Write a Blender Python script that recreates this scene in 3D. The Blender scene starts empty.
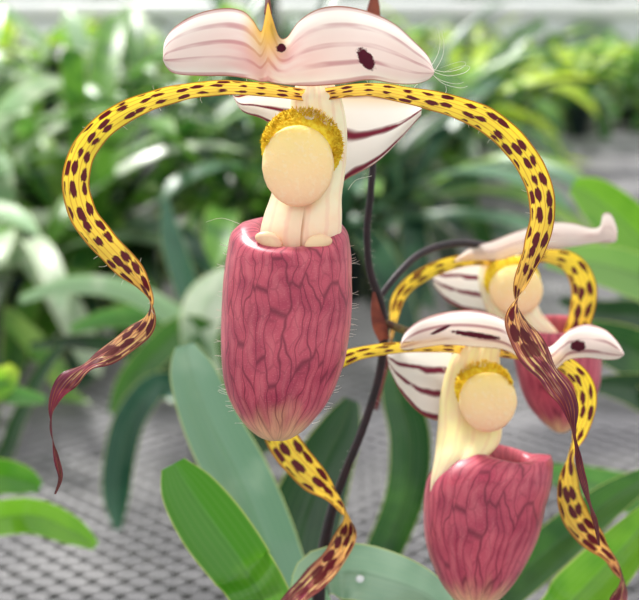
import bpy, bmesh, math, random
from mathutils import Vector, Matrix, noise
random.seed(11)
S = bpy.context.scene
COL = S.collection
S.view_settings.view_transform = 'Standard'
F = 1013.0
PIT = math.radians(20)
CAM = Vector((0, 0, .45))
FW = Vector((0, math.cos(PIT), -math.sin(PIT)))
UP = Vector((0, math.sin(PIT), math.cos(PIT)))
RT = Vector((1, 0, 0))

def P(px, py, w, D):
    """a point seen at photo pixel (px,py), w pixel-units in front of distance D"""
    d = D - w * D / F
    return CAM + FW * d + RT * ((px - 319.5) * d / F) + UP * ((300 - py) * d / F)

def toPx(v, D):
    r = v - CAM
    d = r.dot(FW)
    return (319.5 + r.dot(RT) * F / d, 300 - r.dot(UP) * F / d, (D - d) * F / D)

# ------------------------------------------------------------ materials
def c(r, g, b):
    f = lambda x: ((x / 255 + .055) / 1.055) ** 2.4 if x > 10 else x / 255 / 12.92
    return (f(r), f(g), f(b), 1)

class NT:
    def __init__(s, name):
        s.m = bpy.data.materials.new(name); s.m.use_nodes = True
        s.t = s.m.node_tree; s.t.nodes.clear()
    def n(s, typ, **k):
        nd = s.t.nodes.new(typ)
        for a, b in k.items(): setattr(nd, a, b)
        return nd
    def put(s, sock, v):
        if isinstance(v, bpy.types.NodeSocket): s.t.links.new(v, sock)
        elif v is not None: sock.default_value = v
    def M(s, op, a, b=None, c_=None):
        nd = s.n('ShaderNodeMath', operation=op)
        for i, v in enumerate((a, b, c_)):
            if v is not None: s.put(nd.inputs[i], v)
        return nd.outputs[0]
    def mix(s, f, a, b, mode='MIX'):
        nd = s.n('ShaderNodeMix', data_type='RGBA', blend_type=mode)
        s.put(nd.inputs[0], f); s.put(nd.inputs[6], a); s.put(nd.inputs[7], b)
        return nd.outputs[2]
    def ss(s, x, lo, hi, a=0., b=1.):
        nd = s.n('ShaderNodeMapRange', interpolation_type='SMOOTHSTEP')
        for i, v in enumerate((x, lo, hi, a, b)): s.put(nd.inputs[i], v)
        return nd.outputs[0]
    def ramp(s, x, stops):
        nd = s.n('ShaderNodeValToRGB'); e = nd.color_ramp.elements
        while len(e) < len(stops): e.new(.5)
        for q, (p, col) in zip(e, stops): q.position = p; q.color = col
        s.put(nd.inputs[0], x); return nd.outputs[0]
    def uv(s, name='UVMap'):
        nd = s.n('ShaderNodeUVMap', uv_map=name)
        sp = s.n('ShaderNodeSeparateXYZ'); s.put(sp.inputs[0], nd.outputs[0])
        return sp.outputs[0], sp.outputs[1]
    def xyz(s, x, y, z=0.):
        nd = s.n('ShaderNodeCombineXYZ')
        for i, v in enumerate((x, y, z)): s.put(nd.inputs[i], v)
        return nd.outputs[0]
    def noise(s, vec, scale, detail=3, rough=.5):
        nd = s.n('ShaderNodeTexNoise'); s.put(nd.inputs['Vector'], vec)
        nd.inputs['Scale'].default_value = scale; nd.inputs['Detail'].default_value = detail
        nd.inputs['Roughness'].default_value = rough
        return nd.outputs[0]
    def vor(s, vec, scale, feature='F1', rnd=1., dim='2D'):
        nd = s.n('ShaderNodeTexVoronoi', feature=feature, voronoi_dimensions=dim); s.put(nd.inputs['Vector'], vec)
        nd.inputs['Scale'].default_value = scale; nd.inputs['Randomness'].default_value = rnd
        return nd.outputs[0]
    def obj(s):
        return s.n('ShaderNodeTexCoord').outputs['Object']
    def out(s, col, rough=.5, trans=0., spec=.5, bump=None, bs=.3, bd=.001, sheen=0., coat=0., tcol=None, sss=0.):
        p = s.n('ShaderNodeBsdfPrincipled'); s.put(p.inputs['Base Color'], col); s.put(p.inputs['Roughness'], rough)
        p.inputs['Specular IOR Level'].default_value = spec
        p.inputs['Sheen Weight'].default_value = sheen
        p.inputs['Coat Weight'].default_value = coat; p.inputs['Coat Roughness'].default_value = .25
        if sss:
            p.inputs['Subsurface Weight'].default_value = sss; p.inputs['Subsurface Scale'].default_value = .003
            p.inputs['Subsurface Radius'].default_value = (1, .6, .4)
        if bump is not None:
            b = s.n('ShaderNodeBump'); b.inputs['Strength'].default_value = bs; b.inputs['Distance'].default_value = bd
            s.put(b.inputs['Height'], bump); s.put(p.inputs['Normal'], b.outputs[0])
        res = p.outputs[0]
        if trans > 0:
            t = s.n('ShaderNodeBsdfTranslucent'); s.put(t.inputs[0], tcol if tcol is not None else col)
            m = s.n('ShaderNodeMixShader'); m.inputs[0].default_value = trans
            s.put(m.inputs[1], res); s.put(m.inputs[2], t.outputs[0]); res = m.outputs[0]
        o = s.n('ShaderNodeOutputMaterial'); s.put(o.inputs[0], res)
        return s.m

def mat_petal(name, dark0=.62):
    q = NT(name); u, v = q.uv(); t, _ = q.uv('T')
    base = q.ramp(t, [(0, c(255, 212, 90)), (.25, c(255, 226, 60)), (dark0 - .16, c(255, 214, 76)), (dark0 - .02, c(244, 184, 100)),
                      (dark0 + .09, c(168, 72, 98)), (dark0 + .19, c(80, 28, 52)), (1, c(28, 12, 20))])
    stn = q.noise(q.xyz(q.M('MULTIPLY', u, 7.), q.M('MULTIPLY', v, 1.4)), 2.2, 3)
    tail = q.ss(t, dark0 - .18, dark0 + .1)
    wob = q.M('MULTIPLY', q.M('SUBTRACT', q.noise(q.xyz(u, v), 8), .5), .4)
    wob2 = q.M('MULTIPLY', q.M('SUBTRACT', q.noise(q.xyz(v, u), 11), .5), .5)
    vo = q.vor(q.xyz(q.M('ADD', q.M('MULTIPLY', u, 3.), wob), q.M('ADD', q.M('MULTIPLY', v, 5.0), wob2)), 1, rnd=.48)
    big = q.noise(q.xyz(u, v, 3.), 4.5, 2)
    th = q.M('ADD', q.M('MULTIPLY', q.ss(big, .35, .65), .17), q.M('ADD', .10, q.M('MULTIPLY', q.ss(t, .0, dark0), .16)))
    sp = q.ss(vo, th, q.M('ADD', th, .14), 1, 0)
    e = q.M('ABSOLUTE', q.M('SUBTRACT', u, .5))
    sp = q.M('MULTIPLY', sp, q.ss(e, .40, .45, 1, 0))
    sp = q.M('MULTIPLY', sp, q.ss(t, dark0 + .02, dark0 + .16, 1, .3))
    vein = q.ss(q.M('SINE', q.M('MULTIPLY', u, 34.)), .5, 1.)
    base = q.mix(q.M('MULTIPLY', vein, .5), base, c(206, 124, 40))
    base = q.mix(q.M('MULTIPLY', tail, q.ss(stn, .49, .60, 0, .9)), base, c(112, 28, 62))
    base = q.mix(q.M('MULTIPLY', q.M('MULTIPLY', tail, q.ss(t, dark0 + .08, dark0 + .17, 1, 0)), q.ss(stn, .46, .38)), base, c(248, 214, 140))
    col = q.mix(sp, base, c(92, 18, 28))
    col = q.mix(q.M('MULTIPLY', q.ss(e, .44, .47), .8), col, q.mix(tail, c(150, 72, 26), c(92, 26, 44)))
    return q.out(col, .32, .5, .5, bump=sp, bs=.2, bd=.0004)

def mat_sepal(name, freq, spots=(), pink=.5, axis=1, center=None, strength=.7, linecol=c(150, 50, 75), nofade=False, tr=.5, w0=.55, flush=0., warm=0.):
    q = NT(name); u, v = q.uv(); px, py = q.uv('PIX')
    a = v if axis else u
    nz = q.noise(q.xyz(u, v), 4, 2)
    ph = q.M('ADD', q.M('MULTIPLY', a, freq * 6.283), q.M('MULTIPLY', nz, 2.5))
    ln = q.ss(q.M('SINE', ph), w0, 1.)
    fade = q.ss(q.noise(q.xyz(q.M('MULTIPLY', u, 3.), q.M('MULTIPLY', v, 2.), 3.), 2.2, 2), .34, .56)
    if nofade: fade = q.ss(q.noise(q.xyz(u, v, 5.), 5., 2), .3, .4)
    col = c(255, 250, 243)
    if flush: col = q.mix(q.M('MULTIPLY', q.M('MULTIPLY', q.ss(v, .08, .4), q.ss(v, .99, .8)), flush), col, c(246, 184, 182))
    if warm: col = q.mix(q.ss(v, .25, .0, 0, warm), col, c(246, 200, 110))
    col = q.mix(q.M('MULTIPLY', q.ss(q.noise(q.xyz(px, py), 1.6, 3), .35, .65), pink), col, c(248, 208, 196))
    col = q.mix(q.M('MULTIPLY', q.M('MULTIPLY', ln, fade), strength), col, linecol)
    if center:
        dx = q.M('MULTIPLY', q.M('SUBTRACT', px, center[0] / 100), 1.3); dy = q.M('MULTIPLY', q.M('SUBTRACT', py, .55), 1.8)
        d = q.M('SQRT', q.M('ADD', q.M('MULTIPLY', dx, dx), q.M('MULTIPLY', dy, dy)))
        col = q.mix(q.M('MULTIPLY', q.ss(d, .2, 1.0, .55, 0), q.ss(nz, .25, .6)), col, c(232, 148, 146))
        dx = q.M('MULTIPLY', q.M('SUBTRACT', px, center[0] / 100), 3.2); dy = q.M('MULTIPLY', q.M('SUBTRACT', py, center[1] / 100), 1.6)
        d = q.M('SQRT', q.M('ADD', q.M('MULTIPLY', dx, dx), q.M('MULTIPLY', dy, dy)))
        col = q.mix(q.ss(d, .15, 1.0, .95, 0), col, c(240, 188, 70))
    for (sx, sy, rx, ry, an) in spots:
        ca, sa = math.cos(math.radians(an)), math.sin(math.radians(an))
        dx = q.M('SUBTRACT', px, sx / 100); dy = q.M('SUBTRACT', py, sy / 100)
        X = q.M('DIVIDE', q.M('ADD', q.M('MULTIPLY', dx, ca), q.M('MULTIPLY', dy, sa)), rx / 100)
        Y = q.M('DIVIDE', q.M('SUBTRACT', q.M('MULTIPLY', dy, ca), q.M('MULTIPLY', dx, sa)), ry / 100)
        d = q.M('ADD', q.M('SQRT', q.M('ADD', q.M('MULTIPLY', X, X), q.M('MULTIPLY', Y, Y))), q.M('MULTIPLY', q.M('SUBTRACT', q.noise(q.xyz(px, py), 30), .5), .8))
        col = q.mix(q.ss(d, .8, 1.1, 1, 0), col, c(82, 22, 40))
    e = q.M('ABSOLUTE', q.M('SUBTRACT', v, .5))
    col = q.mix(q.M('MULTIPLY', q.ss(e, .475, .49), .85), col, c(160, 96, 70))
    return q.out(col, .45, tr, .3, bump=ln, bs=.15, bd=.0004)

def mat_pouch(name):
    q = NT(name); u, v = q.uv(); t, inn = q.uv('T')
    nz = q.n('ShaderNodeTexNoise'); q.put(nz.inputs['Vector'], q.xyz(u, q.M('MULTIPLY', v, .6))); nz.inputs['Scale'].default_value = 5.0
    nz.inputs['Detail'].default_value = 1.0
    sp = q.n('ShaderNodeSeparateXYZ'); q.put(sp.inputs[0], nz.outputs[1])
    x = q.M('ADD', u, q.M('MULTIPLY', q.M('SUBTRACT', sp.outputs[0], .5), .16))
    y = q.M('ADD', v, q.M('MULTIPLY', q.M('SUBTRACT', sp.outputs[1], .5), .10))
    d1 = q.vor(q.xyz(q.M('MULTIPLY', x, 9.), q.M('MULTIPLY', y, 1.35)), 1, 'DISTANCE_TO_EDGE', .8)
    d2 = q.vor(q.xyz(q.M('MULTIPLY', x, 15.), q.M('MULTIPLY', y, 3.4)), 1, 'DISTANCE_TO_EDGE', .9)
    l1 = q.ss(d1, .0, .085, 1, 0); l2 = q.ss(d2, .0, .08, .4, 0)
    ln = q.M('MAXIMUM', l1, l2)
    base = q.mix(q.ss(q.noise(q.xyz(u, v), 3, 2), .35, .68), c(196, 80, 100), c(168, 52, 80))
    fine = q.ss(q.noise(q.xyz(u, v), 70, 1), .56, .74)
    base = q.mix(q.M('MULTIPLY', fine, .28), base, c(230, 148, 150))
    base = q.mix(q.M('MULTIPLY', q.ss(d1, .12, .45), .25), base, c(226, 132, 138))
    base = q.mix(q.ss(q.M('ADD', t, q.M('MULTIPLY', q.M('SUBTRACT', sp.outputs[0], .5), .2)), .80, 1.04, 0, .9), base, c(242, 196, 146))
    base = q.mix(q.M('MULTIPLY', inn, .6), base, c(200, 100, 112))
    col = q.mix(q.M('MULTIPLY', ln, q.ss(t, .84, 1., .70, .25)), base, c(100, 10, 42))
    return q.out(col, .36, .04, .42, bump=fine, bs=.06, bd=.0004, sss=.15, sheen=.1)

def mat_flat(name, col, col2=None, scale=60, rough=.5, trans=0., spec=.4, bs=.0, sheen=0.):
    q = NT(name); nz = q.noise(q.obj(), scale, 4)
    return q.out(q.mix(q.ss(nz, .35, .65), col, col2 or col), rough, trans, spec, bump=nz if bs else None, bs=bs, bd=.001, sheen=sheen)

def mat_column(name, base, side, low):
    q = NT(name); u, v = q.uv()
    uu = q.M('ADD', u, q.M('MULTIPLY', q.M('SUBTRACT', q.noise(q.xyz(u, v), 5), .5), .05))
    ln = q.ss(q.M('SINE', q.M('MULTIPLY', uu, 75.)), .4, 1.)
    col = q.mix(q.ss(q.noise(q.xyz(u, v), 6, 3), .4, .7), base, side)
    col = q.mix(q.ss(v, .45, .85, 0, .7), col, low)
    col = q.mix(q.M('MULTIPLY', ln, .14), col, c(216, 104, 106))
    a = q.M('MINIMUM', u, q.M('SUBTRACT', 1., u))
    col = q.mix(q.M('MULTIPLY', q.ss(a, .003, .016, .7, 0), q.ss(v, .6, .75)), col, c(184, 118, 76))
    return q.out(col, .4, .06, .4, sss=.4)

def mat_face(name):
    q = NT(name); u, v = q.uv()
    nz = q.noise(q.obj(), 700, 3)
    col = q.ramp(v, [(0, c(250, 214, 96)), (.28, c(253, 222, 150)), (.65, c(253, 210, 164)), (1, c(248, 188, 156))])
    col = q.mix(q.ss(nz, .5, .7, 0, .25), col, c(255, 236, 206))
    return q.out(col, .5, .03, .35, bump=nz, bs=.4, bd=.0006, sss=.4)

def mat_leaf(name, a, b, rough=.32, trans=.25, pale=None, coat=0.):
    q = NT(name); u, v = q.uv()
    oi = q.n('ShaderNodeObjectInfo')
    nz = q.noise(q.obj(), 28, 3)
    col = q.mix(q.ss(q.M('ADD', nz, q.M('MULTIPLY', q.M('SUBTRACT', oi.outputs['Random'], .5), .35)), .35, .65), a, b)
    st = q.M('SINE', q.M('MULTIPLY', u, 60.))
    col = q.mix(q.M('MULTIPLY', q.ss(st, .3, 1.), .03), col, c(225, 235, 170))
    mid = q.M('ABSOLUTE', q.M('SUBTRACT', u, .5))
    col = q.mix(q.ss(mid, .0, .05, .35, 0), col, pale or c(60, 90, 40))
    col = q.mix(q.ss(mid, .465, .49, 0, .6), col, c(215, 225, 130))
    return q.out(col, rough, trans, .5, bump=nz, bs=.2, bd=.002, coat=coat)

# ------------------------------------------------------------ mesh helpers
def cr(pts, n):
    """Catmull-Rom through tuples, n samples per span"""
    out = []; L = len(pts)
    for i in range(L - 1):
        p0 = pts[max(i - 1, 0)]; p1 = pts[i]; p2 = pts[i + 1]; p3 = pts[min(i + 2, L - 1)]
        for k in range(n):
            t = k / n
            out.append(tuple(.5 * ((2 * b) + (-a + c2) * t + (2 * a - 5 * b + 4 * c2 - d) * t * t + (-a + 3 * b - 3 * c2 + d) * t ** 3)
                             for a, b, c2, d in zip(p0, p1, p2, p3)))
    out.append(tuple(map(float, pts[-1])))
    return out

def mk(name, verts, faces, mat, parent=None, uvs=None, smooth=True):
    """uvs: dict name -> per-vertex list"""
    off = parent_loc(parent)
    me = bpy.data.meshes.new(name)
    me.from_pydata([tuple(Vector(v) - off) for v in verts], [], faces)
    if uvs:
        for k, arr in uvs.items():
            ly = me.uv_layers.new(name=k)
            for lp in me.loops: ly.data[lp.index].uv = arr[lp.vertex_index]
    if smooth:
        for p in me.polygons: p.use_smooth = True
    me.materials.append(mat); me.update()
    o = bpy.data.objects.new(name, me); COL.objects.link(o)
    if parent: o.parent = parent
    return o

def parent_loc(p):
    v = Vector((0, 0, 0))
    while p is not None:
        v += p.location; p = p.parent
    return v

def thing(name, loc, label, cat, group=None):
    o = bpy.data.objects.new(name, None); COL.objects.link(o); o.location = loc; o.empty_display_size = .01
    o['label'] = label; o['category'] = cat
    if group: o['group'] = group
    return o

def grid_faces(nr, nc, close=False):
    f = []
    for i in range(nr - 1):
        for j in range(nc if close else nc - 1):
            a = i * nc + j; b = i * nc + (j + 1) % nc
            f.append((a, b, b + nc, a + nc))
    return f

def ribbon(name, ctrl, mat, parent, D, n=12, nc=11, cup=.12, wave=0., tip=True, fold=0.):
    """ctrl: (px,py,w,width,twist_deg)"""
    pts = cr(ctrl, n); V = []; U = []; T = []; s = 0; N = len(pts)
    for i, p in enumerate(pts):
        a = Vector(pts[max(i - 1, 0)][:3]); b = Vector(pts[min(i + 1, N - 1)][:3])
        tg = (b - a).normalized(); pc = Vector(p[:3])
        if i: s += (pc - Vector(pts[i - 1][:3])).length
        side = tg.cross(Vector((0, 0, 1))).normalized()
        side = Matrix.Rotation(math.radians(p[4]), 3, tg) @ side
        nr = side.cross(tg)
        wd = max(p[3], .4)
        for j in range(nc):
            u = j / (nc - 1); k = 2 * u - 1
            h = cup * wd * k * k + fold * wd * abs(k) + wave * wd * math.sin(s * .13 + 2.4 * (k > 0)) * k * k * 2
            wv = 1 + wave * .4 * math.sin(s * .19 + 1.7 * (k > 0))
            q = pc + side * (k * wd / 2 * wv) + nr * h
            V.append(P(q.x, q.y, q.z, D)); U.append((u, s / 100)); T.append((i / (N - 1), 0))
    return mk(name, V, grid_faces(N, nc), mat, parent, {'UVMap': U, 'T': T})

def patch(name, A, B, mat, parent, D, wa=0., wb=0., bulge=10., n=6, nr=14, ripple=0., roll=0., rollb=0.):
    a = cr([tuple(p) + ((wa,) if len(p) == 2 else ()) for p in A], n)
    b = cr([tuple(p) + ((wb,) if len(p) == 2 else ()) for p in B], n)
    V = []; U = []; PX = []; N = len(a)
    for i in range(N):
        for j in range(nr):
            v = j / (nr - 1); q = Vector(a[i]).lerp(Vector(b[i]), v)
            q.z += bulge * math.sin(math.pi * v) + ripple * math.sin(i / N * 34) * (1 - v) ** 2 + roll * math.exp(-(v / .12) ** 2) + rollb * math.exp(-((1 - v) / .15) ** 2) * (1 + .5 * math.sin(i / N * 40))
            V.append(P(q.x, q.y, q.z, D)); U.append((i / (N - 1), v)); PX.append((q.x / 100, q.y / 100))
    return mk(name, V, grid_faces(N, nr), mat, parent, {'UVMap': U, 'PIX': PX})

def tube(name, ctrl, mat, parent, D, n=8, ns=12, bumps=0.):
    """ctrl: (px,py,w,radius)"""
    pts = cr(ctrl, n); V = []; U = []; N = len(pts)
    for i, p in enumerate(pts):
        a = Vector(pts[max(i - 1, 0)][:3]); b = Vector(pts[min(i + 1, N - 1)][:3])
        tg = (b - a).normalized(); s1 = tg.cross(Vector((.1, .05, 1))).normalized(); s2 = s1.cross(tg)
        for j in range(ns):
            th = 2 * math.pi * j / ns; r = max(p[3], .2) * (1 + bumps * math.sin(3 * th))
            q = Vector(p[:3]) + s1 * (r * math.cos(th)) + s2 * (r * math.sin(th))
            V.append(P(q.x, q.y, q.z, D)); U.append((j / ns, i / N))
    f = grid_faces(N, ns, True)
    f.append(tuple(range(ns))[::-1]); f.append(tuple((N - 1) * ns + j for j in range(ns)))
    return mk(name, V, f, mat, parent, {'UVMap': U})

def blob(name, cx, cy, cw, rx, ry, rw, mat, parent, D, nu=40, nv=28, rough=0., rot=0., grain=1.2, pw=1., dish=0., egg=0., tilt=0.):
    V = []; U = []
    ca, sa = math.cos(rot), math.sin(rot)
    for i in range(nv):
        ph = math.pi * i / (nv - 1)
        for j in range(nu):
            th = 2 * math.pi * j / nu
            d = Vector((math.sin(ph) * math.sin(th), -math.cos(ph), math.sin(ph) * math.cos(th)))
            k = 1 + rough * (noise.noise(d * 9 * grain) + .8 * noise.noise(d * 23 * grain))
            x = rx * d.x * k * (1 + egg * d.y); y = ry * d.y * k
            z = math.copysign(abs(d.z) ** pw, d.z)
            z = rw * z * k - dish * math.exp(-((d.x) ** 2 * 6 + (d.y + .25) ** 2 * 5)) * (d.z > 0) + tilt * d.y
            V.append(P(cx + x * ca - y * sa, cy + x * sa + y * ca, cw + z, D))
            U.append((j / nu, i / nv))
    return mk(name, V, grid_faces(nv, nu, True), mat, parent, {'UVMap': U})

def pouch(name, rows, mat, parent, D, tf=lambda p: p, rim=24, wc=0., depth=.85, nu=72, lip=.3):
    """rows: (y, xl, xr) from rim to tip; rim dips in front and folds inward"""
    rr = cr(rows, 5); y0 = rr[0][0]; y1 = rr[-1][0]
    V = []; U = []; T = []
    seq = []
    y, xl, xr = rr[0]; w = xr - xl
    for k in range(12, 0, -1):
        a = k / 12
        ins = lip * w * .5 * (1 - (1 - min(1, a * 1.6)) ** 2)
        seq.append((y - 3 * math.sin(math.pi * min(1, a * 2.5)) + 60 * max(0, a - .35) ** 1.3 + 5 * a, xl + ins, xr - ins, 0, min(1, a * 3)))
    for i, (y, xl, xr) in enumerate(rr): seq.append((y, xl, xr, (y - y0) / (y1 - y0), 0))
    for (y, xl, xr, t, inn) in seq:
        cx = (xl + xr) / 2; rx = max((xr - xl) / 2, .3); rw = rx * depth
        rwgt = max(0, 1 - (y - y0) / 75) ** 1.5 if y > y0 else 1
        for j in range(nu):
            th = 2 * math.pi * j / nu - math.pi
            cs, sn = math.cos(th), math.sin(th)
            g = lambda q: math.copysign(abs(q) ** .88, q)
            lump = 1 + .014 * noise.noise(Vector((cs * 3, sn * 3, y * .03)))
            x = cx + rx * g(sn) * lump; ww = wc + rw * g(cs) * lump
            yy = y + rwgt * (rim * max(0, cs) ** 1.2 - 8 * max(0, -cs))
            q = tf(Vector((x, yy, ww)))
            V.append(P(q.x, q.y, q.z, D)); U.append(((th / math.pi + 1) / 2 * 3.6, (y - y0) / 100)); T.append((t, inn))
    f = grid_faces(len(seq), nu, True); f.append(tuple((len(seq) - 1) * nu + j for j in range(nu)))
    return mk(name, V, f, mat, parent, {'UVMap': U, 'T': T})

def loft(name, rows, mat, parent, D, wc=0., tf=lambda p: p, nu=64, ridge=0.):
    """rows: (y, xl, xr, w half depth, w centre)"""
    rr = cr(rows, 5); V = []; U = []
    for i, (y, xl, xr, rw, cw) in enumerate(rr):
        for j in range(nu):
            th = 2 * math.pi * j / nu; cs, sn = math.cos(th), math.sin(th)
            h = rw * cs
            if cs > 0: h += ridge * (.5 * math.exp(-((abs(sn) - .40) / .34) ** 2) - 1.3 * math.exp(-(sn / .16) ** 2))
            q = tf(Vector(((xl + xr) / 2 + (xr - xl) / 2 * sn, y, wc + cw + h)))
            V.append(P(q.x, q.y, q.z, D)); U.append((j / nu, i / len(rr)))
    f = grid_faces(len(rr), nu, True); f.append(tuple(range(nu))[::-1]); f.append(tuple((len(rr) - 1) * nu + j for j in range(nu)))
    return mk(name, V, f, mat, parent, {'UVMap': U})

def hairs(name, seeds, mat, parent, D, r=.35):
    """seeds: list of polylines in (px,py,w)"""
    V = []; Fc = []
    for pl in seeds:
        pts = cr(pl, 3); b0 = len(V)
        for i, p in enumerate(pts):
            a = Vector(pts[max(i - 1, 0)]); b = Vector(pts[min(i + 1, len(pts) - 1)])
            tg = (b - a).normalized(); s1 = tg.cross(Vector((.1, .05, 1))).normalized(); s2 = s1.cross(tg)
            rr = r * (1 - .6 * i / len(pts))
            for j in range(3):
                th = 2.094 * j; q = Vector(p) + s1 * rr * math.cos(th) + s2 * rr * math.sin(th)
                V.append(P(q.x, q.y, q.z, D))
        for i in range(len(pts) - 1):
            for j in range(3):
                a = b0 + i * 3 + j; b = b0 + i * 3 + (j + 1) % 3
                Fc.append((a, b, b + 3, a + 3))
    o = mk(name, V, Fc, mat, parent); o['kind'] = 'stuff'
    return o

# ------------------------------------------------------------ shared materials
M_pouch = mat_pouch('veined_pouch')
M_hood = mat_sepal('cream_hood', 4.2, [(281, 48, 5, 4.5, 0), (366, 59, 7, 13, -35)], .15, 1, center=(268, 18), strength=.6, linecol=c(176, 84, 104), flush=.34, tr=.66, w0=.3)
M_hood2 = mat_sepal('cream_hood_striped', 2.6, [(476, 335, 26, 3, 8), (578, 346, 8, 6, 0), (440, 330, 12, 2, -25)], .15, 1, strength=.7, flush=.2, tr=.66, w0=.4)
M_hood3 = mat_sepal('cream_hood_pale', 2.2, [], .3, 1, strength=.4, flush=.25, tr=.66)
M_vs = mat_sepal('striped_sepal', 2.2, [], .1, 1, strength=1., linecol=c(120, 30, 52), nofade=True, w0=.5, warm=.7)
M_vs2 = mat_sepal('striped_sepal_dense', 3.2, [], .2, 1, strength=1., linecol=c(120, 30, 56), nofade=True, w0=.3)
M_col = mat_column('column_cream', c(255, 244, 208), c(254, 228, 190), c(248, 206, 176))
M_col2 = mat_column('column_yellow', c(254, 238, 172), c(252, 226, 176), c(250, 222, 190))
M_face = mat_face('staminode_peach')
M_fuzz = mat_flat('mustard_fuzz', c(255, 228, 70), c(238, 190, 40), 900, .8, .1, .1, .3)
M_lobe = mat_flat('lobe_cream', c(244, 212, 168), c(236, 190, 156), 200, .35, .05)
M_hair = mat_flat('pale_hair', c(250, 246, 235), None, 50, .4, .4)
M_stem = mat_flat('dark_stem', c(40, 20, 28), c(22, 12, 18), 300, .5, 0, .35, .3, .1)
M_stemg = mat_flat('green_brown_stem', c(120, 116, 60), c(90, 60, 50), 200, .5, .1)
M_bract = mat_flat('brown_bract', c(150, 80, 60), c(110, 56, 50), 200, .6, .25)

def edge_hairs(ctrl, every, ln, pr=.4):
    out = []; pts = cr(ctrl, 8)
    for i in range(2, len(pts) - 2, every):
        a = Vector(pts[i - 1][:3]); b = Vector(pts[i + 1][:3]); tg = (b - a).normalized()
        side = tg.cross(Vector((0, 0, 1))).normalized()
        side = Matrix.Rotation(math.radians(pts[i][4]), 3, tg) @ side
        for sg in (-1, 1):
            if random.random() < pr:
                p = Vector(pts[i][:3]) + side * sg * pts[i][3] * .48
                d = (side * sg + tg * random.uniform(-.6, .6) + Vector((0, 0, random.uniform(-.3, .5)))).normalized()
                l = ln * random.uniform(.5, 1.3); cu = Vector((random.uniform(-.3, .3), random.uniform(-.3, .3), 0))
                out.append([tuple(p), tuple(p + d * l * .5), tuple(p + (d + cu) * l)])
    return out

def fringe_fuzz(cx, cy, rx, ry, ylim, n, l0, l1, D, parent):
    fz = []
    for _ in range(n):
        a = random.uniform(-math.pi, .35) if random.random() < .9 else random.uniform(-math.pi, math.pi)
        rr = random.uniform(.78, 1.0)
        x = cx + rx * rr * math.cos(a); y = cy + ry * rr * math.sin(a)
        if y > ylim: continue
        l = random.uniform(l0, l1); b = a + random.uniform(-.7, .7)
        w0 = 16 - 7 * rr
        fz.append([(x, y, w0), (x + math.cos(b) * l * .5, y + math.sin(b) * l * .5, w0 + 3), (x + math.cos(b) * l, y + math.sin(b) * l, w0 + 5)])
    hairs('fringe_hairs', fz, M_fuzz, parent, D, .55)

# ============================================================ FLOWER 1 (front)
D1 = .27
f1 = thing('slipper_orchid_flower', P(297, 240, -55, D1), 'largest slipper orchid flower in front, long curling yellow spotted petals and upright maroon pouch', 'flower')
patch('dorsal_sepal',
      [(163, 58), (165, 40), (177, 25), (199, 13), (225, 8), (243, 11), (253, 20), (261, 31), (265, 16), (268, 2), (272, 16), (279, 36), (287, 37), (299, 21), (318, 9), (342, 6), (370, 12), (395, 24), (415, 42), (428, 56), (434, 70)],
      [(163, 60), (167, 68), (176, 74), (200, 76), (225, 76), (243, 78), (253, 80), (260, 82), (265, 82), (268, 82), (272, 83), (279, 84), (288, 85), (300, 86), (318, 86), (342, 84), (370, 80), (395, 84), (415, 84), (428, 80), (434, 74)],
      M_hood, f1, D1, wa=22, wb=23, bulge=-2, nr=24, ripple=2, roll=2, rollb=1)
LP = [(304, 95, 5, 12, 0), (262, 89, 10, 14, 15), (220, 87, 14, 16, 20), (180, 92, 16, 18, 20), (143, 103, 16, 21, 15), (108, 122, 14, 24, 8), (84, 150, 10, 26, 0), (76, 182, 4, 28, -5),
      (83, 214, 0, 28, 0), (102, 241, -4, 28, 8), (124, 265, -6, 27, 20), (141, 285, -8, 24, 48), (150, 304, -10, 22, 92), (142, 326, -8, 26, 135), (116, 348, -4, 25, 152), (88, 364, 0, 21, 120),
      (66, 382, 2, 20, 175), (54, 405, 2, 13, 235), (52, 430, 0, 8, 280), (57, 458, -2, 7, 220), (60, 478, -4, 5, 150), (55, 494, -4, 2, 160)]
RP = [(326, 94, 5, 12, 0), (368, 89, 10, 14, -15), (408, 95, 14, 18, -15), (448, 104, 16, 22, -12), (487, 120, 16, 26, -6), (517, 147, 14, 27, 0), (537, 180, 10, 27, 0),
      (543, 214, 6, 26, -8), (536, 246, 2, 24, -15), (526, 274, -2, 20, -35), (518, 298, -4, 22, -80), (519, 322, -4, 31, -140), (533, 350, 0, 32, -165), (553, 378, 4, 26, -145),
      (568, 404, 6, 19, -200), (574, 440, 6, 10, -250), (581, 472, 4, 8, -190), (591, 505, 2, 7, -120), (596, 525, 0, 5, -180), (599, 545, 0, 2, -180)]
ribbon('petal', LP, mat_petal('spotted_petal_left', .62), f1, D1, wave=.03, cup=.14)
ribbon('petal', RP, mat_petal('spotted_petal_right', .57), f1, D1, wave=.03, cup=.14)
patch('ventral_sepal', [(231, 90), (236, 96), (252, 92), (290, 88), (340, 88), (390, 92), (410, 96), (422, 104)],
      [(231, 92), (242, 111), (264, 120), (290, 140), (330, 184), (350, 177), (382, 158), (421, 116)], M_vs, f1, D1, wa=-30, wb=-34, bulge=-6, nr=18)
colm = loft('column', [(84, 296, 334, 8, 0), (100, 291, 342, 14, 0), (130, 288, 347, 16, -4), (165, 279, 346, 16, -6), (195, 271, 342, 15, 0), (215, 264, 342, 15, 8), (235, 260, 341, 16, 13), (258, 264, 336, 12, 12)], M_col, f1, D1, wc=-6, ridge=1.6)
st = blob('staminode', 298, 166, 14, 36, 41, 11, M_face, f1, D1, rough=.012, pw=.85, dish=2.5, egg=-.04, tilt=6)
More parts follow.
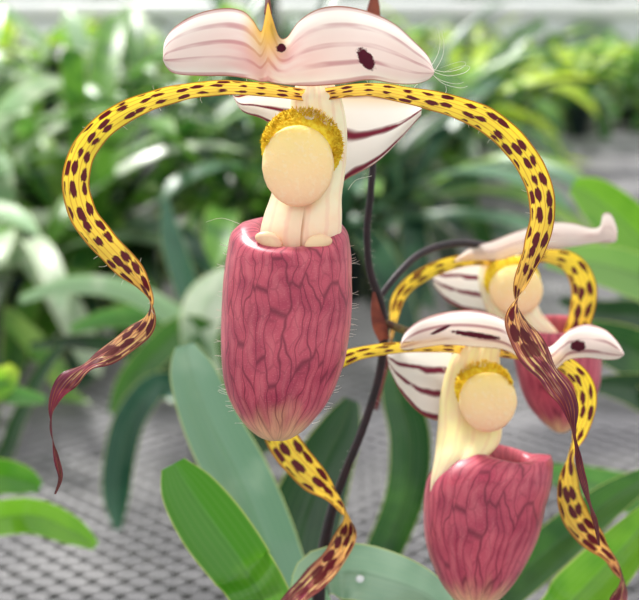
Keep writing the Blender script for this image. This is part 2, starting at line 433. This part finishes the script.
blob('staminode_fringe', 302, 146, 4, 40.5, 38, 9, M_fuzz, st, D1, nu=170, nv=110, rough=.05, grain=1.9, tilt=5)
fringe_fuzz(302, 146, 40, 38, 172, 620, 2, 4, D1, st)
ROWS1 = [(225, 240, 342), (234, 231, 348), (250, 227.5, 350.5), (270, 224.5, 352), (300, 222, 352), (330, 221, 350), (360, 221.5, 345), (385, 225, 336), (405, 232, 326), (420, 241, 314), (431, 251, 303), (438, 261, 292), (441, 270, 283)]
pc = pouch('pouch', ROWS1, M_pouch, f1, D1, wc=-8, depth=.85, lip=.46)
blob('pouch_lobe', 269, 240, 27, 14, 8, 6, M_lobe, pc, D1, rot=.4, egg=.2)
blob('pouch_lobe', 318, 242, 27, 14, 8, 6, M_lobe, pc, D1, rot=-.25, egg=.2)
tube('sepal_tip', [(268, 14, 14, 4), (268, 4, 10, 3), (267, -8, 2, 1.2)], M_bract, f1, D1)
hs = edge_hairs(LP[:14], 3, 6, .3) + edge_hairs(RP[:12], 3, 6, .3)
for _ in range(60):
    y = random.uniform(245, 425); sg = random.choice((-1, 1))
    row = min(ROWS1, key=lambda r: abs(r[0] - y)); x = row[1] if sg < 0 else row[2]
    l = random.uniform(3, 8); a = random.uniform(-.6, .4)
    hs.append([(x - sg * 2, y, -8), (x + sg * l * .5, y + a * l * .4, -8), (x + sg * l, y + a * l, -6)])
for (x, y) in [(430, 68), (434, 72)]:
    hs.append([(x, y, 14), (x + 8, y - 14, 14), (x + 10, y - 28, 16), (x + 7, y - 42, 16)])
    hs.append([(x, y, 14), (x + 14, y + 4, 14), (x + 30, y + 1, 16), (x + 36, y - 5, 16), (x + 28, y - 6, 16), (x + 10, y, 16)])
    hs.append([(x, y + 4, 14), (x + 10, y + 12, 14), (x + 26, y + 16, 16), (x + 34, y + 14, 16)])
hs.append([(240, 224, 0), (222, 218, 0), (206, 222, 0)]); hs.append([(348, 190, -10), (356, 180, -10), (372, 176, -8)])
hairs('hairs', hs, M_hair, f1, D1, .3)

# ============================================================ FLOWER 2 (lower right)
D2 = .315
f2 = thing('slipper_orchid_flower', P(478, 450, -40, D2), 'second slipper orchid flower at lower right, tilted maroon pouch and hood striped in purple', 'flower')
patch('dorsal_sepal',
      [(400, 346), (405, 333), (420, 320), (445, 312), (475, 310), (500, 317), (515, 328), (530, 340), (548, 347), (562, 336), (572, 328), (588, 324), (606, 330), (618, 342), (624, 353)],
      [(400, 348), (406, 350), (420, 348), (445, 345), (475, 347), (500, 349), (515, 355), (530, 366), (548, 374), (560, 366), (568, 360), (586, 358), (606, 360), (618, 359), (624, 355)],
      M_hood2, f2, D2, wa=15, wb=16, bulge=-3, nr=16, ripple=2, roll=3, rollb=1)
L2 = [(470, 350, 0, 10, 0), (440, 346, 6, 12, 10), (400, 347, 10, 12, 20), (362, 352, 8, 14, 20), (325, 365, 0, 20, 15), (290, 385, -8, 26, 10), (275, 412, -10, 28, 0), (283, 440, -8, 32, -8), (305, 468, -4, 32, -10),
      (328, 488, 0, 26, -40), (344, 506, 2, 24, -75), (350, 528, 2, 25, -130), (340, 553, 2, 27, -150), (318, 578, 2, 26, -160), (292, 602, 0, 20, -170), (270, 630, 0, 12, -180), (262, 660, 0, 4, -180)]
R2 = [(500, 352, 0, 10, 0), (530, 356, 4, 12, 0), (560, 362, 6, 16, 0), (580, 378, 4, 20, 0), (586, 402, 2, 22, 10), (578, 430, 0, 20, 40), (568, 458, -2, 24, 75), (566, 486, -2, 26, 30), (575, 515, 0, 28, 0), (597, 540, 2, 28, -40), (617, 562, 2, 26, -70), (625, 590, 2, 26, -110), (612, 622, 0, 22, -150), (600, 660, 0, 6, -160)]
mp2 = mat_petal('spotted_petal_lower', .76)
ribbon('petal', L2, mp2, f2, D2, wave=.035, cup=.16); ribbon('petal', R2, mp2, f2, D2, wave=.035, cup=.16)
patch('ventral_sepal', [(387, 352), (400, 349), (425, 346), (452, 346)], [(389, 368), (402, 394), (424, 416), (452, 424)], M_vs2, f2, D2, wa=-18, wb=-24, bulge=-8, n=8)
loft('column', [(342, 462, 500, 8, 0), (360, 450, 500, 13, 0), (390, 441, 502, 14, -4), (420, 438, 502, 14, -2), (442, 436, 500, 14, 6), (460, 434, 484, 12, 18), (478, 431, 462, 8, 24), (492, 430, 442, 4, 24)], M_col2, f2, D2, wc=-6, ridge=1.5)
st2 = blob('staminode', 488, 402, 13, 29, 30, 10, M_face, f2, D2, rough=.012, pw=.85, dish=2, egg=-.04, tilt=5)
blob('staminode_fringe', 484, 388, 5, 29, 27, 8, M_fuzz, st2, D2, nu=120, nv=80, rough=.05, grain=1.7, tilt=4)
fringe_fuzz(484, 388, 29, 27, 398, 300, 1.6, 3.2, D2, st2)
ROWS2 = [(446, 466, 546), (453, 455, 548), (464, 441, 549), (480, 428, 549), (500, 424, 547), (530, 424, 541), (555, 429, 531), (575, 437, 520), (590, 446, 509), (601, 456, 498), (607, 465, 488)]
def tf2(p):
    k = max(0, 1 - (p.y - 446) / 60)
    return Vector((p.x + 5 * k * max(0, (p.x - 525) / 20), p.y + k * 18 * (p.x - 466) / 85 - 6 * k * max(0, (p.x - 530) / 15), p.z))
pouch('pouch', ROWS2, M_pouch, f2, D2, wc=-6, rim=9, tf=tf2, lip=.5)

# ============================================================ FLOWER 3 (behind right)
D3 = .365
f3 = thing('slipper_orchid_flower', P(520, 330, -40, D3), 'blurred slipper orchid flower farthest back, pouch half hidden behind the lower right flower', 'flower')
patch('dorsal_sepal',
      [(455, 260), (470, 248), (492, 241), (515, 232), (545, 223), (572, 223), (590, 228), (600, 226), (603, 214), (611, 214), (617, 228), (617, 238)],
      [(455, 262), (475, 260), (500, 260), (520, 254), (545, 249), (572, 247), (588, 244), (598, 243), (605, 243), (611, 243), (615, 242), (617, 240)],
      M_hood3, f3, D3, wa=12, wb=14, bulge=-2)
ribbon('petal', [(500, 262, 0, 10, 0), (470, 260, 6, 12, 0), (440, 267, 8, 14, 0), (412, 282, 6, 14, 0), (397, 300, 2, 14, 20), (392, 322, -4, 14, 60), (388, 350, -6, 14, 100), (380, 380, -8, 10, 150), (376, 410, -8, 3, 180)], mp2, f3, D3)
ribbon('petal', [(520, 260, 0, 10, 0), (548, 256, 6, 14, 0), (572, 264, 8, 22, 0), (584, 288, 6, 26, 0), (580, 318, 2, 24, 0), (568, 345, 0, 20, 30), (566, 375, 0, 18, 80), (572, 405, 0, 12, 150), (576, 440, 0, 3, 180)], mp2, f3, D3)
patch('ventral_sepal', [(432, 268), (446, 262), (465, 260), (485, 262)], [(434, 286), (448, 302), (466, 310), (488, 316)], M_vs2, f3, D3, wa=-16, wb=-22, bulge=-6, n=8)
loft('column', [(255, 482, 530, 8, 0), (280, 478, 534, 15, 0), (310, 486, 540, 15, 0), (335, 500, 560, 12, 4), (352, 510, 560, 8, 6)], M_col, f3, D3, wc=-8, ridge=2)
st3 = blob('staminode', 516, 290, 12, 27, 26, 9, M_face, f3, D3, rough=.012, pw=.85, tilt=5)
blob('staminode_fringe', 512, 280, 6, 28, 24, 8, M_fuzz, st3, D3, nu=90, nv=50, rough=.05, tilt=3)
ROWS3 = [(325, 516, 592), (340, 512, 600), (360, 514, 602), (385, 520, 600), (405, 528, 592), (420, 540, 582), (430, 552, 570), (433, 558, 564)]
pouch('pouch', ROWS3, M_pouch, f3, D3, wc=-6, rim=10)

# ============================================================ MAIN PLANT
G_bright = mat_leaf('leaf_bright', c(122, 182, 48), c(76, 144, 34), .18, .3, c(64, 118, 30), .3)
G_pale = mat_leaf('leaf_silver', c(168, 202, 172), c(122, 166, 134), .2, .2, c(120, 160, 120), .4)
G_mid = mat_leaf('leaf_mid', c(72, 124, 48), c(38, 86, 38), .25, .25, None, .2)
G_blue = mat_leaf('leaf_bluegreen', c(66, 114, 88), c(38, 82, 62), .25, .2, c(90, 130, 100), .2)
G_dark = mat_leaf('leaf_dark', c(32, 74, 36), c(18, 50, 26), .22, .15, None, .3)
G_soft = mat_leaf('leaf_soft', c(134, 182, 92), c(92, 152, 70), .22, .3, None, .3)
# background foliage: same plants, more matt
H_blue = mat_leaf('far_leaf_bluegreen', c(80, 124, 92), c(30, 70, 52), .34, .25, c(90, 130, 100))
H_dark = mat_leaf('far_leaf_dark', c(26, 62, 30), c(8, 30, 14), .42, .2)
H_mid = mat_leaf('far_leaf_mid', c(98, 150, 50), c(44, 98, 34), .38, .3)
H_soft = mat_leaf('far_leaf_soft', c(162, 202, 96), c(92, 152, 60), .34, .4)
H_lime = mat_leaf('far_leaf_lime', c(202, 226, 76), c(126, 190, 46), .4, .45)
H_pale = mat_leaf('far_leaf_pale', c(222, 234, 208), c(160, 196, 150), .3, .3, c(160, 190, 140))
M_pot = mat_flat('pot_dark_plastic', c(48, 70, 66), c(34, 54, 52), 30, .4)
M_bark = mat_flat('potting_bark', c(92, 66, 46), c(50, 36, 28), 120, .9, 0, .2, .8)

def lathe(name, prof, loc, mat, parent, ns=32):
    V = []
    for (r, z) in prof:
        for j in range(ns):
            a = 2 * math.pi * j / ns; V.append(Vector(loc) + Vector((r * math.cos(a), r * math.sin(a), z)))
    f = grid_faces(len(prof), ns, True); f.append(tuple(range(ns))[::-1])
    return mk(name, V, f, mat, parent)
def add_pot(parent, loc, s=1.):
    lathe('pot', [(.036 * s, 0), (.046 * s, .092 * s), (.051 * s, .092 * s), (.052 * s, .108 * s), (.047 * s, .108 * s), (.044 * s, .09 * s), (.038 * s, .06 * s)], loc, M_pot, parent)
    b = lathe('potting_mix', [(.001, .1 * s), (.02 * s, .1 * s), (.0445 * s, .096 * s), (.044 * s, .085 * s)], loc, M_bark, parent)

def leaf_px(pts, widths, mat, parent, D, base=None, fold=.16, twist=0, cup=.10):
    ctrl = [(p[0], p[1], p[2] if len(p) > 2 else 0, wd, twist) for p, wd in zip(pts, widths)]
    if base is not None:
        b = toPx(base, D); ctrl.append((b[0], b[1], b[2], widths[-1] * .5, twist))
    return ribbon('leaf', ctrl, mat, parent, D, n=10, nc=15, cup=cup, fold=fold)

pl = thing('orchid_plant', (0.0, .36, 0), 'orchid plant whose dark hairy stem carries the slipper flowers, with broad strap leaves', 'plant')
B0 = Vector((0.0, .36, .11))
add_pot(pl, (0, .36, 0), 1.15)
DS = .33
b0 = toPx(B0, DS)
tube('flower_stem', [(352, 120, 48, 3.4), (371, 150, 34, 3.6), (371, 190, 28, 3.6), (367, 230, 20, 3.6), (370, 270, 12, 3.8), (381, 305, 4, 4.4), (384, 335, 0, 4.6), (379, 375, 0, 4.2), (364, 425, 0, 4.2), (346, 470, 0, 4.4), (332, 510, 0, 5), (322, 560, -4, 6), (318, 620, -14, 7), (b0[0], b0[1], b0[2], 8)], M_stem, pl, DS)
tube('flower_pedicel', [(384, 322, 2, 4), (404, 330, 6, 4), (425, 336, 4, 4.5), (462, 345, -10, 5)], M_stemg, pl, DS)
tube('flower_pedicel', [(378, 300, 4, 3.2), (396, 276, -10, 3.4), (422, 253, -40, 3.8), (460, 243, -80, 4), (505, 250, -128, 4.5)], M_stem, pl, DS)
ribbon('bract', [(384, 340, 4, 10, 0), (380, 325, 10, 15, 20), (376, 308, 12, 11, 30), (374, 292, 10, 3, 30)], M_bract, pl, DS)
ribbon('bract', [(366, 30, 40, 8, 0), (372, 20, 40, 14, 0), (374, 6, 40, 12, 10), (375, -8, 40, 4, 10)], M_bract, pl, DS)
hh = []
for p in cr([(370, 150, 28), (368, 190, 26), (367, 230, 20), (370, 270, 12), (381, 305, 4), (384, 335, 0), (379, 375, 0), (364, 425, 0), (346, 470, 0)], 8):
    for sg in (-1, 1):
        if random.random() < .5:
            l = random.uniform(2, 5); hh.append([(p[0] + sg * 3, p[1], p[2]), (p[0] + sg * (3 + l), p[1] + random.uniform(-3, 3), p[2])])
hairs('stem_hairs', hh, M_hair, pl, DS, .16)
leaf_px([(173, 464), (186, 488), (212, 526), (244, 570), (268, 612, -8)], [26, 54, 68, 64, 54], G_bright, pl, .335, B0)
leaf_px([(185, 345), (192, 372), (212, 425), (240, 480), (268, 545), (292, 610)], [20, 46, 58, 64, 62, 50], G_pale, pl, .40, B0)
leaf_px([(452, 618, 10), (430, 596, 10), (390, 580, 10), (345, 572, 0), (312, 590, -20)], [14, 40, 56, 56, 40], G_pale, pl, .335, B0)
leaf_px([(352, 400), (340, 430), (318, 480), (300, 540), (300, 610)], [16, 44, 66, 76, 56], G_dark, pl, .46, B0)
leaf_px([(392, 345), (398, 390), (410, 440), (404, 500), (375, 570), (345, 640)], [14, 34, 42, 40, 36, 34], G_mid, pl, .48, B0)
leaf_px([(660, 470, 10), (610, 500, 6), (555, 545, 0), (490, 600, -6), (430, 650, -10)], [16, 36, 46, 46, 40], G_mid, pl, .42, B0)
leaf_px([(655, 510, 10), (622, 550, 6), (580, 594, 0), (530, 640, -6)], [26, 50, 60, 50], G_bright, pl, .37, B0)
drop = mat_flat('water', c(235, 240, 240), None, 40, .05, 0, .8)
dr = blob('water_drop', 360, 579, 14, 4.5, 4, 3, drop, None, .335)
dr['label'] = 'small clear water drop on the pale leaf under the front flower'; dr['category'] = 'water drop'

# right neighbour plant
B1 = Vector((.30, .62, .11))
pr = thing('orchid_plant', (.30, .62, 0), 'neighbouring orchid plant at the right edge with rounded glossy bright green leaves', 'plant')
add_pot(pr, (.30, .62, 0), 1.1)
leaf_px([(572, 186), (592, 196), (622, 222), (660, 262), (700, 320)], [16, 40, 52, 56, 50], G_bright, pr, .60, B1)
leaf_px([(545, 262), (580, 262), (620, 270), (665, 292), (710, 340)], [10, 34, 44, 44, 40], G_soft, pr, .58, B1)
leaf_px([(560, 330), (600, 340), (645, 360), (690, 400)], [10, 40, 52, 44], G_mid, pr, .56, B1)
leaf_px([(590, 385), (625, 388), (660, 400), (700, 430)], [12, 30, 44, 40], G_dark, pr, .55, B1)
leaf_px([(540, 470), (580, 480), (625, 492), (680, 500)], [14, 30, 40, 40], G_soft, pr, .54, B1)
leaf_px([(560, 300), (600, 312), (650, 318), (700, 360)], [8, 24, 30, 30], G_dark, pr, .66, B1)

# left neighbour plant
B2 = Vector((-.27, .55, .11))
pf = thing('orchid_plant', (-.27, .55, 0), 'neighbouring orchid plant past the lower left edge with only bright leaf tips showing', 'plant')
add_pot(pf, (-.27, .55, 0), 1.1)
leaf_px([(40, 488), (22, 480), (-10, 478), (-50, 500)], [12, 30, 38, 36], G_bright, pf, .50, B2)
leaf_px([(96, 546), (70, 530), (30, 516), (-30, 520)], [10, 30, 36, 34], G_bright, pf, .48, B2)
leaf_px([(14, 366), (5, 378), (-20, 395), (-60, 440)], [10, 28, 34, 34], H_lime, pf, .62, B2)
leaf_px([(46, 400), (20, 396), (-10, 392), (-60, 420)], [8, 18, 22, 24], G_soft, pf, .62, B2)
leaf_px([(62, 345), (40, 375), (18, 420), (-10, 470)], [8, 14, 16, 16], G_dark, pf, .66, B2)

# mid-left plant
B3 = Vector((-.085, .80, .08))
pm = thing('orchid_plant', (-.085, .80, 0), 'blurred orchid plant left of the front pouch with drooping blue green leaves', 'plant')
add_pot(pm, (-.085, .80, 0), .72)
leaf_px([(112, 414), (128, 385), (156, 352), (186, 330), (215, 345), (222, 400)], [8, 26, 32, 30, 26, 22], G_mid, pm, .78, B3, cup=.1)
leaf_px([(232, 268), (220, 285), (204, 308), (200, 345), (215, 400)], [10, 34, 44, 36, 26], H_pale, pm, .78, B3)
leaf_px([(118, 530), (116, 495), (120, 455), (132, 415), (160, 385), (200, 400)], [8, 28, 32, 32, 28, 26], G_blue, pm, .70, B3)
leaf_px([(330, 330), (300, 360), (275, 400), (255, 440)], [10, 40, 44, 30], G_dark, pm, .72, B3)
leaf_px([(70, 330), (110, 318), (160, 320), (205, 350), (225, 400)], [8, 20, 26, 26, 22], G_soft, pm, .86, B3)
leaf_px([(20, 300), (70, 285), (130, 292), (190, 330), (225, 390)], [8, 18, 22, 24, 22], H_pale, pm, .84, B3)
leaf_px([(165, 200), (172, 240), (188, 290), (210, 350), (225, 400)], [8, 22, 26, 26, 22], G_blue, pm, .88, B3)
leaf_px([(30, 345), (80, 342), (130, 350), (180, 372), (220, 410)], [6, 16, 20, 22, 20], G_dark, pm, .88, B3)

# ============================================================ BACKGROUND PLANTS
def leaf3(base, az, el, L, W, droop, roll):
    """strap leaf geometry in world space"""
    V = []; U = []; T = []; n = 13; p = Vector(base); e = el
    ro = random.uniform(-.25, .25)
    for i in range(n):
        t = i / (n - 1)
        d = Vector((math.cos(az) * math.cos(e), math.sin(az) * math.cos(e), math.sin(e)))
        sd = Vector((-math.sin(az), math.cos(az), 0)); sd = Matrix.Rotation(roll + ro * t, 3, d) @ sd
        w = W * (.55 + .9 * t - .45 * t * t) * (1 - max(0, (t - .72) / .28) ** 2.2) ** .5 if t < 1 else W * .05
        nr = d.cross(sd)
        for j in range(5):
            k = j / 2 - 1
            V.append(p + sd * k * w / 2 - nr * abs(k) * -.12 * w); U.append((j / 4, t)); T.append((t, 0))
        p = p + d * L / (n - 1); e -= droop / (n - 1) * (.5 + t)
        if p.z < .012: p.z = .012; e = max(e, -.05)
        az += ro * .04
    return V, U, T

def bgplant(x, y, mats, nl, L, W, split, label, group, pots=1., up=(.5, 1.3), dr=(.8, 2.0)):
    o = thing('strap_leaved_orchid', (x, y, 0), label, 'plant', group)
    add_pot(o, (x, y, 0), pots)
    AV = []; AU = []; AF = []
    m = random.choice(mats); rz = random.uniform(0, 6.28)
    for k in range(nl):
        az = rz + k * 2.4 + random.uniform(-.4, .4)
        el = random.uniform(*up); dd = random.uniform(*dr)
        if k % 3 == 0:      # low outer leaves drape over the pot, facing the aisle
            el = random.uniform(.15, .55); dd = random.uniform(1.5, 2.4); az = -math.pi / 2 + random.uniform(-1.3, 1.3)
        V, U, T = leaf3((x + .012 * math.cos(az), y + .012 * math.sin(az), .1 * pots), az, el, L * random.uniform(.7, 1.15), W * random.uniform(.75, 1.2), dd, random.uniform(-.3, .3))
        if split:
            mk('leaf', V, grid_faces(13, 5), m if random.random() < .6 else random.choice(mats), o, {'UVMap': U, 'T': T})
        else:
            b = len(AV); AV += V; AU += U; AF += [tuple(q + b for q in f) for f in grid_faces(13, 5)]
    if not split:
        mk('foliage', AV, AF, m, o, {'UVMap': AU})
    return o
near = 'blurred strap leaved orchid in the near crowd behind the flowers at left and centre'
for (y, x0, x1) in [(1.07, -.50, -.18), (1.22, -.60, .10), (1.42, -.70, .14), (1.64, -.82, .18)]:
    x = x0
    while x <= x1:
        cen = x > -.32
        low = y < 1.1
        bgplant(x + random.uniform(-.03, .03), y + random.uniform(-.04, .04), [H_blue, H_dark, H_mid, H_dark, H_blue, H_soft] if cen else [H_soft, H_pale, H_soft, H_mid, H_pale, H_blue, H_dark], 18, .29 if low else .36, .033, True, near, 'near crowd of strap leaved orchids', .8, (.4, 1.1) if low else (.6, 1.35), (.9, 2.1) if low else (.7, 2.0))
        x += .16
mid = 'blurred leafy orchid in the middle rows behind the near crowd'
for (y, x0, x1) in [(1.88, -.95, .28), (2.12, -1.05, .45)]:
    x = x0
    while x <= x1:
        bgplant(x + random.uniform(-.03, .03), y + random.uniform(-.04, .04), [H_mid, H_soft, H_blue, H_lime, H_dark, H_pale], 20, .28, .034, False, mid, 'middle rows of orchids', .85, (.5, 1.35))
        x += .17
far = 'small blurred yellow green plant in the far rows under the white rail'
for y in (2.36, 2.58, 2.8, 3.02, 3.22):
    x = -1.3
    while x <= 1.35:
        right = x > .1
        bgplant(x + random.uniform(-.03, .03), y + random.uniform(-.04, .04), [H_lime, H_lime, H_mid, H_soft, H_dark, H_mid, H_dark] if right else [H_soft, H_lime, H_pale, H_pale, H_dark], 22, .19, .028, False, far, 'far rows of plants', .7, (.4, 1.15))
        x += .175

# ============================================================ BENCH, RAIL, ROOM
M_met = mat_flat('galvanised_metal', c(150, 148, 150), c(112, 111, 115), 9, .48, 0, .45)
M_wht = mat_flat('white_paint', c(246, 246, 246), c(238, 240, 240), 20, .4)
bn = thing('greenhouse_bench', (0, 1.9, -.8), 'long grey expanded metal mesh bench under all the plants', 'bench')
cw, ch, sw = .024, .018, .0052
V = []; Fc = []; nx = int(3.6 / (cw / 2))
for sgn, oy in ((1, 0), (-1, ch)):
    for i in range(nx + 1):
        x = -1.8 + i * cw / 2; yy = (ch / 2 if i % 2 else 0) * sgn + oy
        for k, z in ((-1, -.0015), (0, .0), (1, -.0015)):
            V.append(Vector((x, .12 + yy + k * sw / 2, z - .0008)))
    b = 0 if sgn > 0 else (nx + 1) * 3
    for i in range(nx):
        for k in range(2):
            a = b + i * 3 + k; Fc.append((a, a + 3, a + 4, a + 1))
bm_ = mk('mesh_top', V, Fc, M_met, bn)
md = bm_.modifiers.new('rows', 'ARRAY'); md.use_relative_offset = False; md.use_constant_offset = True
md.constant_offset_displace = (0, ch, 0); md.count = int(3.25 / ch)

def boxv(x0, x1, y0, y1, z0, z1):
    return [Vector((x, y, z)) for x in (x0, x1) for y in (y0, y1) for z in (z0, z1)], [(0, 1, 3, 2), (4, 6, 7, 5), (0, 4, 5, 1), (2, 3, 7, 6), (0, 2, 6, 4), (1, 5, 7, 3)]
def box(name, b, mat, parent=None):
    v, f = boxv(*b); return mk(name, v, f, mat, parent, smooth=False)
for y in (.10, 3.40): box('bench_edge', (-1.82, 1.82, y - .012, y + .012, -.04, .012), M_met, bn)
for x in (-1.81, 1.81): box('bench_edge', (x - .012, x + .012, .112, 3.388, -.04, .012), M_met, bn)
for y in (.9, 1.75, 2.6): box('cross_bar', (-1.79, 1.79, y - .015, y + .015, -.036, -.004), M_met, bn)
for x in (-1.7, 1.7):
    for y in (.3, 3.2): box('leg', (x - .02, x + .02, y - .02, y + .02, -.8, -.04), M_met, bn)
rl = thing('pipe_rail', (0, 3.5, -.8), 'white horizontal pipe rail running across the top behind the plants', 'rail')
def cyl(name, a, b, r, mat, parent, ns=20):
    a = Vector(a); b = Vector(b); tg = (b - a).normalized(); s1 = tg.cross(Vector((.3, .5, .81))).normalized(); s2 = s1.cross(tg)
    V = [p + s1 * r * math.cos(6.2832 * j / ns) + s2 * r * math.sin(6.2832 * j / ns) for p in (a, b) for j in range(ns)]
    f = grid_faces(2, ns, True) + [tuple(range(ns))[::-1], tuple(range(ns, 2 * ns))]
    return mk(name, V, f, mat, parent)
cyl('pipe', (-2.4, 3.45, .205), (2.4, 3.45, .205), .030, M_wht, rl)
for x in (-2.2, 0.4, 2.2): cyl('post', (x, 3.45, -.8), (x, 3.45, .18), .02, M_wht, rl)

q = NT('concrete'); nz = q.noise(q.obj(), 3, 6, .6)
M_con = q.out(q.mix(q.ss(nz, .3, .7), c(84, 85, 86), c(116, 114, 112)), .8, bump=nz, bs=.3, bd=.01)
fl = box('floor', (-6, 6, -3, 6.1, -.9, -.8), M_con); fl['kind'] = 'structure'
q = NT('greenhouse_panel'); sx = q.n('ShaderNodeSeparateXYZ'); q.put(sx.inputs[0], q.obj())
rib = q.ss(q.M('SINE', q.M('MULTIPLY', sx.outputs[0], 9.)), .2, .9)
M_pan = q.out(q.mix(rib, c(220, 226, 222), c(150, 168, 150)), .3, .4)
wb = box('wall_back', (-6, 6, 6.0, 6.05, -.8, 2.2), M_pan); wb['kind'] = 'structure'

# ============================================================ LIGHT
w = bpy.data.worlds.new('World'); S.world = w; w.use_nodes = True
t = w.node_tree; t.nodes.clear()
tc = t.nodes.new('ShaderNodeTexCoord'); sp = t.nodes.new('ShaderNodeSeparateXYZ'); t.links.new(tc.outputs['Generated'], sp.inputs[0])
rp = t.nodes.new('ShaderNodeValToRGB'); rp.color_ramp.elements[0].position = .0; rp.color_ramp.elements[0].color = (.85, .87, .87, 1)
rp.color_ramp.elements[1].position = .7; rp.color_ramp.elements[1].color = (1., 1., 1., 1)
t.links.new(sp.outputs[2], rp.inputs[0])
bg = t.nodes.new('ShaderNodeBackground'); bg.inputs[1].default_value = 1.15; t.links.new(rp.outputs[0], bg.inputs[0])
ow = t.nodes.new('ShaderNodeOutputWorld'); t.links.new(bg.outputs[0], ow.inputs[0])
def sun(name, dirv, e, ang, col):
    l = bpy.data.lights.new(name, 'SUN'); l.energy = e; l.angle = math.radians(ang); l.color = col
    o = bpy.data.objects.new(name, l); COL.objects.link(o); o.rotation_euler = Vector(dirv).to_track_quat('-Z', 'Y').to_euler()
sun('sun', (.4, -.7, -1), 5.0, 8, (1, .98, .94))

cam = bpy.data.cameras.new('camera'); co = bpy.data.objects.new('camera', cam); COL.objects.link(co)
co.location = CAM; co.rotation_euler = (math.radians(90) - PIT, 0, 0)
cam.sensor_width = 36; cam.sensor_fit = 'HORIZONTAL'; cam.lens = F / 639 * 36
cam.clip_start = .005; cam.clip_end = 50
cam.dof.use_dof = True; cam.dof.focus_distance = D1 * .985; cam.dof.aperture_fstop = 13
S.camera = co
